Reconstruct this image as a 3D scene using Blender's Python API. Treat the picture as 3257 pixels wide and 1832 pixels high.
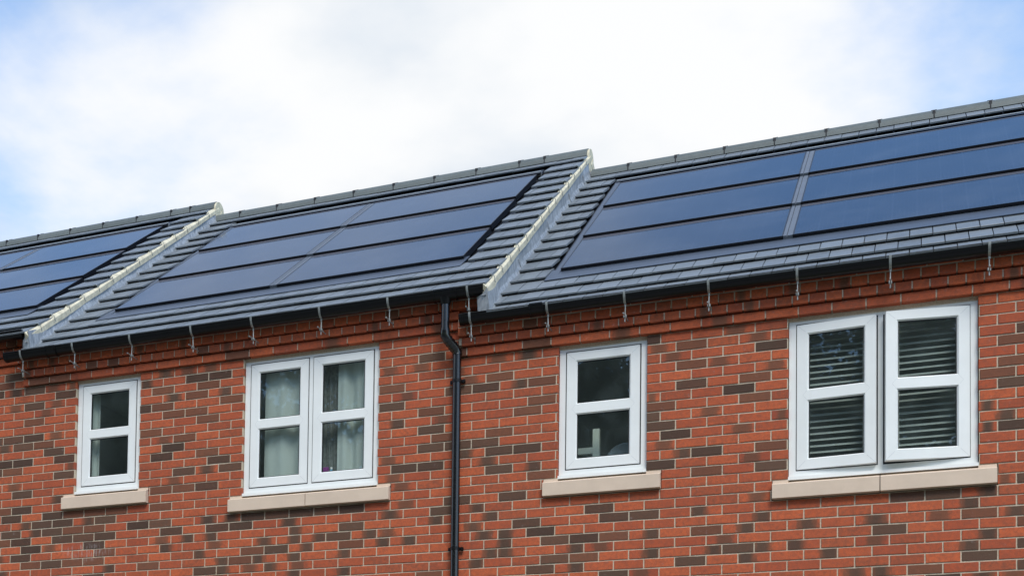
import bpy, bmesh, math, random
import numpy as np
from mathutils import Vector, Matrix, Euler

S = bpy.context.scene
for o in list(bpy.data.objects):
    bpy.data.objects.remove(o, do_unlink=True)
COL = S.collection
rnd = random.Random(7)
R = math.radians
ZB = 4.10                      # world height of the brick bed that all heights below are counted from

# ------------------------------------------------------------------ camera
cam = bpy.data.objects.new('camera', bpy.data.cameras.new('camera'))
COL.objects.link(cam)
cam.location = (7.72384, -11.7491, ZB - 2.59753)
cam.rotation_euler = (R(92.57994), R(-1.30074), R(26.95248))
cam.data.sensor_fit = 'HORIZONTAL'
cam.data.sensor_width = 36.0
cam.data.lens = 52.4455
cam.data.shift_x = 0.344376
cam.data.shift_y = 0.452639
cam.data.clip_start = 0.1
cam.data.clip_end = 3000
S.camera = cam

# ------------------------------------------------------------------ world, sun, exposure
SUN_EL, SUN_AZ = 50.0, 152.0    # azimuth clockwise from +Y: behind the camera, to the right
wd = bpy.data.worlds.new('World'); S.world = wd; wd.use_nodes = True
nt = wd.node_tree; nt.nodes.clear()
def N(t, **k):
    n = nt.nodes.new(t)
    for a, b in k.items(): setattr(n, a, b)
    return n
def L(a, b): nt.links.new(a, b)
out = N('ShaderNodeOutputWorld'); bg = N('ShaderNodeBackground'); L(bg.outputs[0], out.inputs[0])
sky = N('ShaderNodeTexSky'); sky.sky_type = 'NISHITA'; sky.sun_disc = False
sky.sun_elevation = R(SUN_EL); sky.sun_rotation = R(SUN_AZ); sky.air_density = 1.0; sky.dust_density = 0.6; sky.ozone_density = 1.6
tc = N('ShaderNodeTexCoord')
sep = N('ShaderNodeSeparateXYZ'); L(tc.outputs['Generated'], sep.inputs[0])
def M(op, a=None, b=None, c=None, clamp=False):
    m = N('ShaderNodeMath', operation=op); m.use_clamp = clamp
    for i, v in enumerate((a, b, c)):
        if v is None: continue
        if isinstance(v, (int, float)): m.inputs[i].default_value = v
        else: L(v, m.inputs[i])
    return m.outputs[0]
zz = M('MAXIMUM', sep.outputs[2], 0.0)
den = M('ADD', zz, 0.22)
cmb = N('ShaderNodeCombineXYZ'); L(M('DIVIDE', sep.outputs[0], den), cmb.inputs[0]); L(M('DIVIDE', sep.outputs[1], den), cmb.inputs[1])
cmb.inputs[2].default_value = 25.5
n1 = N('ShaderNodeTexNoise'); L(cmb.outputs[0], n1.inputs['Vector'])
n1.inputs['Scale'].default_value = 1.15; n1.inputs['Detail'].default_value = 9; n1.inputs['Roughness'].default_value = 0.55; n1.inputs['Distortion'].default_value = 0.25
n2 = N('ShaderNodeTexNoise'); L(cmb.outputs[0], n2.inputs['Vector'])
n2.inputs['Scale'].default_value = 2.2; n2.inputs['Detail'].default_value = 6; n2.inputs['Roughness'].default_value = 0.5
# the cloud bank lies over the roofs and thins out upwards
bank = N('ShaderNodeVectorMath', operation='DOT_PRODUCT'); L(tc.outputs['Generated'], bank.inputs[0])
bd = Vector((math.sin(R(-18)) * math.cos(R(11)), math.cos(R(-18)) * math.cos(R(11)), math.sin(R(11))))
bank.inputs[1].default_value = bd
bk = N('ShaderNodeMapRange', clamp=False); L(bank.outputs['Value'], bk.inputs[0])
bk.inputs[1].default_value = 0.84; bk.inputs[2].default_value = 1.0; bk.inputs[3].default_value = -0.07; bk.inputs[4].default_value = 0.32
bkc = M('MAXIMUM', bk.outputs[0], -0.08)
back = N('ShaderNodeMapRange', interpolation_type='SMOOTHSTEP'); L(sep.outputs[1], back.inputs[0])
back.inputs[1].default_value = 0.25; back.inputs[2].default_value = -0.45; back.inputs[3].default_value = 0.0; back.inputs[4].default_value = 0.20
cov = M('ADD', M('ADD', M('MULTIPLY_ADD', n1.outputs['Fac'], 1.5, -0.25), bkc), back.outputs[0])
cr = N('ShaderNodeMapRange', interpolation_type='SMOOTHSTEP'); L(cov, cr.inputs[0])
cr.inputs[1].default_value = 0.42; cr.inputs[2].default_value = 0.72
shade = N('ShaderNodeMapRange', interpolation_type='SMOOTHSTEP'); L(n2.outputs['Fac'], shade.inputs[0])
shade.inputs[1].default_value = 0.39; shade.inputs[2].default_value = 0.59; shade.inputs[3].default_value = 0.0; shade.inputs[4].default_value = 1.0
ccol = N('ShaderNodeMix', data_type='RGBA'); L(shade.outputs[0], ccol.inputs[0])
ccol.inputs[6].default_value = (4.15, 4.6, 5.15, 1); ccol.inputs[7].default_value = (5.75, 5.8, 5.85, 1)
mx = N('ShaderNodeMix', data_type='RGBA'); L(cr.outputs[0], mx.inputs[0])
gain = N('ShaderNodeMix', data_type='RGBA', blend_type='MULTIPLY'); gain.inputs[0].default_value = 1.0
L(sky.outputs[0], gain.inputs[6]); gain.inputs[7].default_value = (1.22, 1.52, 1.68, 1)
L(gain.outputs[2], mx.inputs[6]); L(ccol.outputs[2], mx.inputs[7])
L(mx.outputs[2], bg.inputs[0]); bg.inputs[1].default_value = 0.1

sl = bpy.data.lights.new('sun', 'SUN'); sun = bpy.data.objects.new('sun', sl); COL.objects.link(sun)
sl.energy = 1.5; sl.angle = R(24); sl.color = (1.0, 0.96, 0.90)
sd = Vector((math.sin(R(SUN_AZ)) * math.cos(R(SUN_EL)), math.cos(R(SUN_AZ)) * math.cos(R(SUN_EL)), math.sin(R(SUN_EL))))
sun.rotation_euler = (-sd).to_track_quat('-Z', 'Y').to_euler(); sun.location = (20, -30, 40)
S.view_settings.view_transform = 'Standard'
S.view_settings.look = 'None'
S.view_settings.exposure = 0.78
S.view_settings.gamma = 1.0
S.view_settings.use_curve_mapping = False
S.cycles.max_bounces = 8
S.cycles.transparent_max_bounces = 16

# ------------------------------------------------------------------ material helpers
def mat(name):
    m = bpy.data.materials.new(name); m.use_nodes = True
    t = m.node_tree; b = t.nodes['Principled BSDF']
    return m, t, b
class NB:                                        # tiny node builder
    def __init__(s, t): s.t = t
    def n(s, typ, **k):
        x = s.t.nodes.new(typ)
        for a, b in k.items(): setattr(x, a, b)
        return x
    def l(s, a, b): s.t.links.new(a, b)
    def math(s, op, a, b=None, clamp=False):
        m = s.n('ShaderNodeMath', operation=op); m.use_clamp = clamp
        for i, v in enumerate((a, b)):
            if v is None: continue
            if isinstance(v, (int, float)): m.inputs[i].default_value = v
            else: s.l(v, m.inputs[i])
        return m.outputs[0]
    def mix(s, f, a, b, blend='MIX'):
        m = s.n('ShaderNodeMix', data_type='RGBA', blend_type=blend)
        for i, v in ((0, f), (6, a), (7, b)):
            if isinstance(v, (int, float)): m.inputs[i].default_value = v
            elif isinstance(v, tuple): m.inputs[i].default_value = (*v, 1)
            else: s.l(v, m.inputs[i])
        return m.outputs[2]
    def noise(s, scale, detail=4, rough=0.5, vec=None):
        x = s.n('ShaderNodeTexNoise'); x.inputs['Scale'].default_value = scale
        x.inputs['Detail'].default_value = detail; x.inputs['Roughness'].default_value = rough
        if vec is not None: s.l(vec, x.inputs['Vector'])
        return x.outputs['Fac']
    def ramp(s, v, a, b, lo=0.0, hi=1.0):
        x = s.n('ShaderNodeMapRange', interpolation_type='SMOOTHSTEP'); s.l(v, x.inputs[0])
        x.inputs[1].default_value = a; x.inputs[2].default_value = b; x.inputs[3].default_value = lo; x.inputs[4].default_value = hi
        return x.outputs[0]
    def pos(s): return s.n('ShaderNodeNewGeometry').outputs['Position']
    def scaled(s, v, sc):
        x = s.n('ShaderNodeVectorMath', operation='MULTIPLY'); s.l(v, x.inputs[0]); x.inputs[1].default_value = sc
        return x.outputs[0]
    def bump(s, h, strength, dist, bsdf):
        x = s.n('ShaderNodeBump'); x.inputs['Strength'].default_value = strength; x.inputs['Distance'].default_value = dist
        s.l(h, x.inputs['Height']); s.l(x.outputs[0], bsdf.inputs['Normal'])

def simple(name, col, rough=0.5, var=0.0, scale=8, metallic=0.0, spec=0.5, bump=0.0, bscale=200):
    m, t, b = mat(name); q = NB(t)
    b.inputs['Roughness'].default_value = rough; b.inputs['Metallic'].default_value = metallic
    b.inputs['Specular IOR Level'].default_value = spec
    p = q.pos()
    if var > 0:
        f = q.noise(scale, 5, 0.6, p)
        lo = tuple(c * (1 - var) for c in col); hi = tuple(min(1, c * (1 + var)) for c in col)
        q.l(q.mix(q.ramp(f, 0.3, 0.7), lo, hi), b.inputs['Base Color'])
    else: b.inputs['Base Color'].default_value = (*col, 1)
    if bump > 0: q.bump(q.noise(bscale, 3, 0.6, p), bump, 0.002, b)
    return m

def brick_material(name, per_object):
    m, t, b = mat(name); q = NB(t)
    if per_object:
        col = q.n('ShaderNodeObjectInfo').outputs['Color']; al = None
    else:
        col = q.n('ShaderNodeAttribute', attribute_name='tint').outputs['Color']
    sp = q.n('ShaderNodeSeparateColor'); q.l(col, sp.inputs[0])
    dark, centre, hue = sp.outputs[0], sp.outputs[1], sp.outputs[2]
    uv = q.n('ShaderNodeUVMap', uv_map='uv').outputs[0]
    su = q.n('ShaderNodeSeparateXYZ'); q.l(uv, su.inputs[0])
    p = q.pos()
    fine = q.noise(260, 3, 0.7, p); mid = q.noise(38, 5, 0.65, p); big = q.noise(9, 3, 0.5, p)
    streak = q.noise(1.0, 5, 0.6, q.scaled(p, (34, 34, 9)))
    # centre < .05 : evenly coloured; otherwise the kiln mark is a soft band round 'centre'
    d = q.math('ABSOLUTE', q.math('SUBTRACT', q.math('ADD', su.outputs[0], q.math('MULTIPLY', q.math('SUBTRACT', streak, 0.5), 0.32)), centre))
    band = q.ramp(d, 0.50, 0.06)
    isband = q.math('GREATER_THAN', centre, 0.05)
    f = q.math('MULTIPLY', dark, q.math('ADD', q.math('MULTIPLY', band, isband), q.math('SUBTRACT', 1.0, isband)), True)
    f = q.math('ADD', f, q.math('MULTIPLY', q.math('SUBTRACT', mid, 0.5), 0.45), True)
    red = q.mix(hue, (0.41, 0.084, 0.040), (0.66, 0.150, 0.056))
    red = q.mix(q.ramp(mid, 0.36, 0.72, 0, 0.6), red, (0.27, 0.088, 0.055))
    brown = q.mix(hue, (0.180, 0.074, 0.044), (0.270, 0.098, 0.052))
    blk = q.mix(hue, (0.074, 0.047, 0.034), (0.140, 0.082, 0.054))
    c1 = q.mix(q.ramp(f, 0.05, 0.5), red, brown)
    c2 = q.mix(q.ramp(f, 0.5, 0.95), c1, blk)
    # salt bloom: only where rain has washed lime out of the joints
    bl = None
    for (cx, cz, rx, rz) in ((0.95, ZB - 0.17, 0.30, 0.10),):
        s3 = q.n('ShaderNodeSeparateXYZ'); q.l(p, s3.inputs[0])
        a = q.math('DIVIDE', q.math('SUBTRACT', s3.outputs[0], cx), rx); c = q.math('DIVIDE', q.math('SUBTRACT', s3.outputs[2], cz), rz)
        r2 = q.math('ADD', q.math('MULTIPLY', a, a), q.math('MULTIPLY', c, c))
        g = q.ramp(r2, 1.0, 0.1)
        bl = g if bl is None else q.math('MAXIMUM', bl, g)
    st2 = q.noise(1.0, 4, 0.65, q.scaled(p, (60, 60, 10)))
    bloom = q.math('MULTIPLY', q.math('MULTIPLY', bl, q.ramp(st2, 0.46, 0.70)), 0.62)
    lime = q.math('MULTIPLY', q.ramp(q.noise(22, 6, 0.7, p), 0.60, 0.76), 0.30)
    c3 = q.mix(q.math('MAXIMUM', bloom, lime), c2, (0.60, 0.55, 0.54))
    spk = q.math('MULTIPLY', q.ramp(q.noise(150, 2, 0.5, p), 0.69, 0.78), 0.6)
    c4 = q.mix(spk, c3, (0.42, 0.24, 0.16))
    c5 = q.mix(q.ramp(fine, 0.28, 0.68, 0.32, 0.0), c4, (0.05, 0.02, 0.015))
    c6 = q.mix(q.ramp(big, 0.35, 0.7, 0.0, 0.18), c5, (0.13, 0.055, 0.04))
    q.l(c6, b.inputs['Base Color'])
    b.inputs['Roughness'].default_value = 0.88; b.inputs['Specular IOR Level'].default_value = 0.25
    q.bump(q.math('ADD', q.math('MULTIPLY', fine, 0.6), mid), 0.55, 0.003, b)
    return m

def mortar_material():
    m, t, b = mat('mortar'); q = NB(t); p = q.pos()
    f = q.noise(90, 5, 0.7, p); g = q.noise(5, 4, 0.6, p)
    c = q.mix(q.ramp(f, 0.3, 0.7), (0.48, 0.395, 0.29), (0.65, 0.55, 0.42))
    c = q.mix(q.ramp(g, 0.45, 0.75, 0, 0.4), c, (0.56, 0.49, 0.40))
    q.l(c, b.inputs['Base Color']); b.inputs['Roughness'].default_value = 0.95; b.inputs['Specular IOR Level'].default_value = 0.2
    q.bump(f, 0.7, 0.003, b)
    return m

def tile_material(name, lo, hi, rough):
    m, t, b = mat(name); q = NB(t); p = q.pos()
    ri = q.n('ShaderNodeObjectInfo').outputs['Random']
    c = q.mix(ri, lo, hi)
    c = q.mix(q.ramp(q.noise(14, 5, 0.65, p), 0.35, 0.75, 0, 0.35), c, tuple(x * 1.35 for x in hi))
    c = q.mix(q.ramp(q.noise(120, 3, 0.6, p), 0.3, 0.7, 0.25, 0.0), c, tuple(x * 0.5 for x in lo))
    sp = q.math('MULTIPLY', q.ramp(q.noise(34, 2, 0.5, p), 0.77, 0.83), 0.8)
    c = q.mix(sp, c, (0.42, 0.42, 0.34))
    q.l(c, b.inputs['Base Color']); b.inputs['Roughness'].default_value = rough
    q.bump(q.noise(160, 4, 0.7, p), 0.35, 0.002, b)
    return m

def glass_material():
    m, t, b = mat('window_glass'); q = NB(t)
    t.nodes.remove(b)
    o = t.nodes['Material Output']
    tr = q.n('ShaderNodeBsdfTransparent'); tr.inputs[0].default_value = (0.965, 0.985, 0.975, 1)
    gl = q.n('ShaderNodeBsdfGlossy'); gl.inputs['Roughness'].default_value = 0.004
    p = q.pos()
    bp = q.n('ShaderNodeBump'); bp.inputs['Strength'].default_value = 0.008; bp.inputs['Distance'].default_value = 0.004
    q.l(q.noise(5, 2, 0.5, p), bp.inputs['Height']); q.l(bp.outputs[0], gl.inputs['Normal'])
    lw = q.n('ShaderNodeLayerWeight'); lw.inputs[0].default_value = 0.5
    fr_ = q.math('ADD', 0.042, q.math('MULTIPLY', q.math('POWER', lw.outputs['Facing'], 5.0), 0.95))
    mxs = q.n('ShaderNodeMixShader'); q.l(fr_, mxs.inputs[0]); q.l(tr.outputs[0], mxs.inputs[1]); q.l(gl.outputs[0], mxs.inputs[2])
    df = q.n('ShaderNodeBsdfDiffuse'); df.inputs[0].default_value = (0.50, 0.62, 0.60, 1)
    dm = q.n('ShaderNodeMixShader'); q.l(mxs.outputs[0], dm.inputs[1]); q.l(df.outputs[0], dm.inputs[2])   # thin dusty veil, a painted haze that lifts the dark panes
    q.l(q.math('ADD', 0.016, q.math('MULTIPLY', q.ramp(q.noise(3.5, 5, 0.6, p), 0.4, 0.75), 0.022)), dm.inputs[0])
    q.l(dm.outputs[0], o.inputs[0])
    return m

def panel_material():
    m, t, b = mat('solar_glass'); q = NB(t)
    uv = q.n('ShaderNodeUVMap', uv_map='uv').outputs[0]; s3 = q.n('ShaderNodeSeparateXYZ'); q.l(uv, s3.inputs[0])
    w = q.math('ABSOLUTE', q.math('SUBTRACT', q.math('FRACT', q.math('MULTIPLY', s3.outputs[0], 10.0)), 0.5))
    line = q.ramp(w, 0.465, 0.5)
    w2 = q.math('ABSOLUTE', q.math('SUBTRACT', q.math('FRACT', q.math('MULTIPLY', s3.outputs[0], 60.0)), 0.5))
    l2 = q.math('MULTIPLY', q.ramp(w2, 0.36, 0.5), 0.35)
    c = q.mix(q.math('MAXIMUM', q.math('MULTIPLY', line, 0.8), l2), (0.009, 0.015, 0.033), (0.030, 0.041, 0.070))
    c = q.mix(q.ramp(q.noise(1.6, 5, 0.6, q.pos()), 0.40, 0.8, 0.0, 0.16), c, (0.18, 0.19, 0.21))
    q.l(c, b.inputs['Base Color']); b.inputs['Roughness'].default_value = 0.10
    b.inputs['IOR'].default_value = 1.62; b.inputs['Coat Weight'].default_value = 0.0
    q.bump(q.noise(420, 2, 0.5, q.pos()), 0.05, 0.001, b)
    return m

def lead_material():
    m, t, b = mat('lead'); q = NB(t); p = q.pos()
    f = q.noise(1.0, 5, 0.65, q.scaled(p, (40, 40, 9))); g = q.noise(12, 4, 0.6, p)
    c = q.mix(q.ramp(f, 0.3, 0.7), (0.21, 0.23, 0.25), (0.43, 0.455, 0.475))
    c = q.mix(q.ramp(g, 0.5, 0.75, 0, 0.4), c, (0.50, 0.52, 0.54))
    q.l(c, b.inputs['Base Color']); b.inputs['Roughness'].default_value = 0.5; b.inputs['Metallic'].default_value = 0.25
    q.bump(g, 0.5, 0.006, b)
    return m

def curtain_material():
    m, t, b = mat('curtain_cloth'); q = NB(t)
    b.inputs['Base Color'].default_value = (0.42, 0.48, 0.45, 1); b.inputs['Roughness'].default_value = 0.9
    return m

MT = dict(
    brick=brick_material('brick', True), brick_stuff=brick_material('brick_joined', False), mortar=mortar_material(),
    pipe=simple('pipe_plastic', (0.006, 0.006, 0.007), 0.2, spec=0.9), upvc=simple('white_plastic', (0.83, 0.845, 0.82), 0.32, 0.03, 3), gasket=simple('black_gasket', (0.012, 0.012, 0.014), 0.6),
    stone=simple('cast_stone', (0.66, 0.52, 0.40), 0.9, 0.05, 5, bump=0.25, bscale=260),
    tile=tile_material('concrete_tile', (0.142, 0.162, 0.180), (0.200, 0.224, 0.244), 0.42),
    ridge=tile_material('ridge_concrete', (0.098, 0.114, 0.110), (0.130, 0.147, 0.140), 0.6),
    underlay=simple('roof_felt', (0.02, 0.02, 0.022), 0.9),
    panel=panel_material(), frame=simple('black_aluminium', (0.012, 0.013, 0.018), 0.35, metallic=0.2),
    rail=simple('grey_aluminium', (0.085, 0.085, 0.100), 0.42, metallic=0.2),
    flash=simple('flashing_sheet', (0.085, 0.105, 0.140), 0.40, 0.06, 5, metallic=0.25),
    cover=simple('cover_sheet', (0.145, 0.165, 0.195), 0.5, 0.05, 5, metallic=0.2), strip=simple('bright_flashing', (0.34, 0.37, 0.38), 0.45, 0.06, 5, metallic=0.3),
    lead=lead_material(), verge=simple('verge_mortar', (0.63, 0.57, 0.42), 0.95, 0.18, 18, bump=0.9, bscale=60),
    plastic=simple('black_plastic', (0.005, 0.005, 0.006), 0.33, spec=0.35), steel=simple('galvanised_steel', (0.34, 0.36, 0.35), 0.5, 0.2, 40, metallic=0.55),
    glass=glass_material(), room=simple('room_plaster', (0.30, 0.33, 0.32), 0.9), curtain=curtain_material(),
    blind=simple('blind_slat', (0.29, 0.33, 0.31), 0.55), cord=simple('blind_cord', (0.80, 0.82, 0.74), 0.8),
    purple=simple('purple_card', (0.22, 0.02, 0.22), 0.5), bluebottle=simple('blue_plastic', (0.04, 0.25, 0.42), 0.3, 0.4, 60),
    wood=simple('white_paint', (0.62, 0.70, 0.64), 0.5), chair=simple('grey_upholstery', (0.20, 0.25, 0.28), 0.9),
    render=simple('gable_render', (0.30, 0.10, 0.06), 0.9, 0.2, 12), bark=simple('bark', (0.06, 0.045, 0.032), 0.9, 0.3, 12),
    voile=simple('voile_cloth', (0.13, 0.145, 0.135), 0.9, 0.25, 30),
)

# ------------------------------------------------------------------ mesh helpers
class MB:
    def __init__(s): s.v = []; s.f = []; s.uv = []
    def quad(s, pts, uv=None):
        i = len(s.v); s.v += [tuple(p) for p in pts]; s.f.append(tuple(range(i, i + len(pts))))
        s.uv += uv if uv else [(0, 0)] * len(pts)
    def box(s, x0, x1, y0, y1, z0, z1, fn=None):
        P = [(x0, y0, z0), (x1, y0, z0), (x1, y1, z0), (x0, y1, z0), (x0, y0, z1), (x1, y0, z1), (x1, y1, z1), (x0, y1, z1)]
        if fn: P = [fn(*p) for p in P]
        i = len(s.v); s.v += P
        for f in ((0, 3, 2, 1), (4, 5, 6, 7), (0, 1, 5, 4), (1, 2, 6, 5), (2, 3, 7, 6), (3, 0, 4, 7)):
            s.f.append(tuple(i + k for k in f)); s.uv += [(0, 0)] * 4
    def hexa(s, P):
        i = len(s.v); s.v += [tuple(p) for p in P]
        for f in ((0, 3, 2, 1), (4, 5, 6, 7), (0, 1, 5, 4), (1, 2, 6, 5), (2, 3, 7, 6), (3, 0, 4, 7)):
            s.f.append(tuple(i + k for k in f)); s.uv += [(0, 0)] * 4
    def sweep(s, rings, cap=True):
        n = len(rings[0]); i0 = len(s.v)
        for r in rings: s.v += [tuple(p) for p in r]
        for a in range(len(rings) - 1):
            for k in range(n):
                b = (k + 1) % n
                s.f.append((i0 + a * n + k, i0 + a * n + b, i0 + (a + 1) * n + b, i0 + (a + 1) * n + k)); s.uv += [(0, 0)] * 4
        if cap:
            s.f.append(tuple(i0 + k for k in reversed(range(n)))); s.uv += [(0, 0)] * n
            e = i0 + (len(rings) - 1) * n
            s.f.append(tuple(e + k for k in range(n))); s.uv += [(0, 0)] * n
    def tube(s, pts, rad, n=12):
        pts = [Vector(p) for p in pts]; rings = []
        for i, p in enumerate(pts):
            d = (pts[min(i + 1, len(pts) - 1)] - pts[max(i - 1, 0)]).normalized()
            a = d.orthogonal().normalized() if abs(d.z) < 0.99 else Vector((1, 0, 0))
            if i and abs(d.z) < 0.99: a = (prev - d * prev.dot(d)).normalized()
            if i == 0 and abs(d.z) >= 0.99: a = Vector((1, 0, 0))
            b = d.cross(a).normalized(); prev = a
            r = rad[i] if isinstance(rad, (list, tuple)) else rad
            rings.append([p + (a * math.cos(2 * math.pi * k / n) + b * math.sin(2 * math.pi * k / n)) * r for k in range(n)])
        s.sweep(rings)
    def mesh(s, name, org=(0, 0, 0), smooth=False):
        me = bpy.data.meshes.new(name)
        ox, oy, oz = org
        me.from_pydata([(x - ox, y - oy, z - oz) for x, y, z in s.v], [], s.f)
        u = me.uv_layers.new(name='uv'); u.data.foreach_set('uv', [c for p in s.uv for c in p])
        if smooth:
            me.polygons.foreach_set('use_smooth', [True] * len(me.polygons))
            try: me.set_sharp_from_angle(angle=R(40))
            except Exception: pass
        me.update(); return me

def obj(name, me, m, parent=None, loc=(0, 0, 0), kind=None):
    o = bpy.data.objects.new(name, me); COL.objects.link(o)
    if me is not None and m is not None and len(me.materials) == 0: me.materials.append(m)
    o.location = loc
    if parent is not None: o.parent = parent
    if kind: o['kind'] = kind
    return o
def build(name, mb, m, parent=None, org=(0, 0, 0), smooth=False, kind=None):
    return obj(name, mb.mesh(name, org, smooth), m, parent, kind=kind)
def thing(name, label, cat, loc, group=None):
    o = bpy.data.objects.new(name, None); COL.objects.link(o); o.location = loc; o.empty_display_size = 0.3
    o['label'] = label; o['category'] = cat
    if group: o['group'] = group
    return o
def Z(n): return ZB + n * 0.075                  # height of brick bed n

# ------------------------------------------------------------------ ground (outside the frame, but it bounces light)
def ground_material():
    m, t, b = mat('ground'); q = NB(t); p = q.pos()
    c = q.mix(q.ramp(q.noise(0.3, 5, 0.6, p), 0.4, 0.6), (0.06, 0.10, 0.03), (0.10, 0.13, 0.05))
    c = q.mix(q.ramp(q.noise(20, 4, 0.7, p), 0.3, 0.7, 0, 0.5), c, (0.05, 0.07, 0.02))
    q.l(c, b.inputs['Base Color']); b.inputs['Roughness'].default_value = 0.95
    return m
g = MB(); g.quad([(-1500, -1500, 0), (1500, -1500, 0), (1500, 1500, 0), (-1500, 1500, 0)])
build('ground', g, ground_material(), kind='structure')
g = MB(); g.box(-120, 120, -9.0, -2.0, -0.2, 0.012)
build('pavement', g, simple('paving', (0.20, 0.195, 0.18), 0.9, 0.15, 6), kind='structure')
g = MB(); g.quad([(-120, -17.0, 0.004), (120, -17.0, 0.004), (120, -9.0, 0.004), (-120, -9.0, 0.004)])
build('road', g, simple('asphalt', (0.055, 0.055, 0.058), 0.9, 0.2, 20), kind='structure')

# ------------------------------------------------------------------ the three houses
AL = R(34.0379); CA, SA = math.cos(AL), math.sin(AL)
PX = [-3.95, 0.225, 4.40, 8.575]                 # party lines
HOUSES = []
HL = ['leftmost brick terraced house with its wall mostly cut off by the photo edge',
      'middle brick terraced house with a black downpipe at its right edge',
      'brick terraced house at right with an open pair of casements over venetian blinds']
for k in range(3):
    HOUSES.append(thing('terraced_house', HL[k], 'house', ((PX[k] + PX[k + 1]) / 2, 0, 0), 'houses of the brick terrace'))
ZC = [22, 19, 16]                                # bed at the underside of each house's brick corbel
ZE = [ZB + 1.7096 + 0.1696 - .028, ZB + 1.7096 - .022, ZB + 1.7096 - 0.2207 - .034]   # roof-plane datum at Y=-0.2
ZLIP = [ZB + 1.905, ZB + 1.705, ZB + 1.487]
def RF(k):                                       # roof frame of house k: (X, S up the slope, N out of it) -> world
    def fn(x, s, n): return (x, -0.2 + s * CA - n * SA, ZE[k] + s * SA + n * CA)
    return fn

# --- windows: opening x0,x1,bed0,bed1 ; house
WIN = [dict(h=1, x0=3.5, x1=6.5, b0=5, b1=19, sx0=0.682, sx1=1.562, split=False),
       dict(h=1, x0=11, x1=16.5, b0=3, b1=19, sx0=2.368, sx1=3.824, split=True),
       dict(h=2, x0=23, x1=26, b0=2, b1=16, sx0=5.084, sx1=5.971, split=False),
       dict(h=2, x0=30.5, x1=36, b0=0, b1=16, sx0=6.762, sx1=8.208, split=True)]
for w in WIN: w['X0'] = w['x0'] * .225 + .004 + (0.012 if w['h'] == 2 and not w['split'] else 0); w['X1'] = w['x1'] * .225 - .004 + (0.018 if w['h'] == 2 and not w['split'] else 0)

# kiln marks read off the wall row by row: '.' red, o orange, b brown, d dark, < > m dark at left / right / middle
ROWS = {
 18: (1, 'dbb...dbb.d'), 17: (0, '..d...<.dd.'), 16: (0, 'bdb....b.b.'), 15: (0, '.b.....mb>.'), 14: (0, '.b....db..b'), 13: (0, '.......bb..'),
 12: (0, 'ddb....o.b.'), 11: (-1, 'ddb....b...'), 10: (0, '..d....bbo.'), 9: (-1, 'dd.d..ood..'), 8: (0, 'b..b...d.b.'), 7: (0, '..d......d.'),
 6: (0, 'b.......dmd'), 5: (-1, '.d......b..'), 4: (0, '..>....bbd.'),
 3: (-1, 'bd..........'), 2: (0, 'dodbbb.b...'), 1: (-1, '.>dd>d....'), 0: (0, 'd>dbb.dd.ddddddd.b.dod..'),
 -1: (-1, 'bdoddd..dodd.m...m.d>.......'), -2: (0, 'odb.do.b>>..' + '.<odoo>.>..odo...b'),
 -3: (-1, 'bd.o.b.o<.bom>>d>bo.d.d..dd.<.....dd>.'), -4: (0, 'obdbbo.o.<obd>ob>>..m<do...' + '.o>o...o>.'),
 -5: (-1, 'd...o>.b..>b<>o>oooo.>oddb>ob>.d.d.bbmd'), -6: (0, '.b..d...od<b<b......>' + '<o>b...bo...do..'),
 -7: (0, '.d..b..<.b..>.>....>..dbo>o>d<<.b..>o'), -8: (0, 'b..o..d..b.o..d...boood>o.odo<o>...>.'), -9: (8, '.b..d..o.b..b..odbo.o.....od'),
 -10: (10, '..b..o..d..b.o...o....m<b'),
}
H3UP = {15: (19, '.bm...d..b.o.b.'), 14: (20, '......bb.b.'), 13: (19, 'bb.....b..d.'), 12: (20, 'd>b....bb.o'), 11: (20, '......o..b.b'), 10: (20, '..b....d.b.'),
        9: (20, '.b...b..d.b'), 8: (20, '.o...mb..b'), 7: (20, 'b....d.b.o'), 6: (20, 'd....bd...b'), 5: (19, '<dd....d.b.'), 4: (20, 'd.....b..o.'),
        3: (19, 'dd>....>d.b'), 2: (20, '..b...d..b.'), 1: (19, '........b.d.'), 0: (20, 'd..........b')}
H2R = {18: (16, '...'), 17: (16, '...b'), 16: (16, '..d'), 15: (16, 'bb.'), 13: (16, 'b..'), 12: (16, '.b.'), 11: (16, 'd..'), 10: (16, '..b'), 9: (16, '>.b'),
       8: (16, '.od'), 7: (16, '..b'), 6: (16, '..d'), 5: (16, 'b..'), 4: (17, 'dd'), 3: (17, '..o')}
R36 = {8: 'b', 7: 'd', 4: '>', 3: 'd', 11: 'b', 13: '.'}
def code(n, i):
    for T in (H2R, ROWS, H3UP):
        if n in T:
            s, t = T[n]; s = int(s)
            if s <= i < s + len(t): return t[i - s]
    if i >= 36 and n in R36: return R36[n]
    r = rnd.random()
    return '.' if r < .60 else 'o' if r < .72 else 'b' if r < .82 else 'd' if r < .90 else '>' if r < .94 else '<' if r < .97 else 'm'
def tint(c):
    j = rnd.random()
    if c == '.': return (rnd.choice((0, 0, 0.05, 0.12, 0.2)), 0.0, 0.25 + 0.5 * j, 1)
    if c == 'o': return (0.0, 0.0, 0.78 + 0.22 * j, 1)
    if c == 'b': return (0.50 + 0.18 * j, rnd.choice((0.0, 0.0, 0.4, 0.6)), j, 1)
    if c == 'd': return (0.80 + 0.20 * j, rnd.choice((0.0, 0.0, 0.0, 0.0, 0.0, 0.6)), rnd.random(), 1)
    return (0.85 + 0.15 * rnd.random(), {'<': 0.22, '>': 0.78, 'm': 0.5}[c], 0.3 + 0.5 * j, 1)

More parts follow.
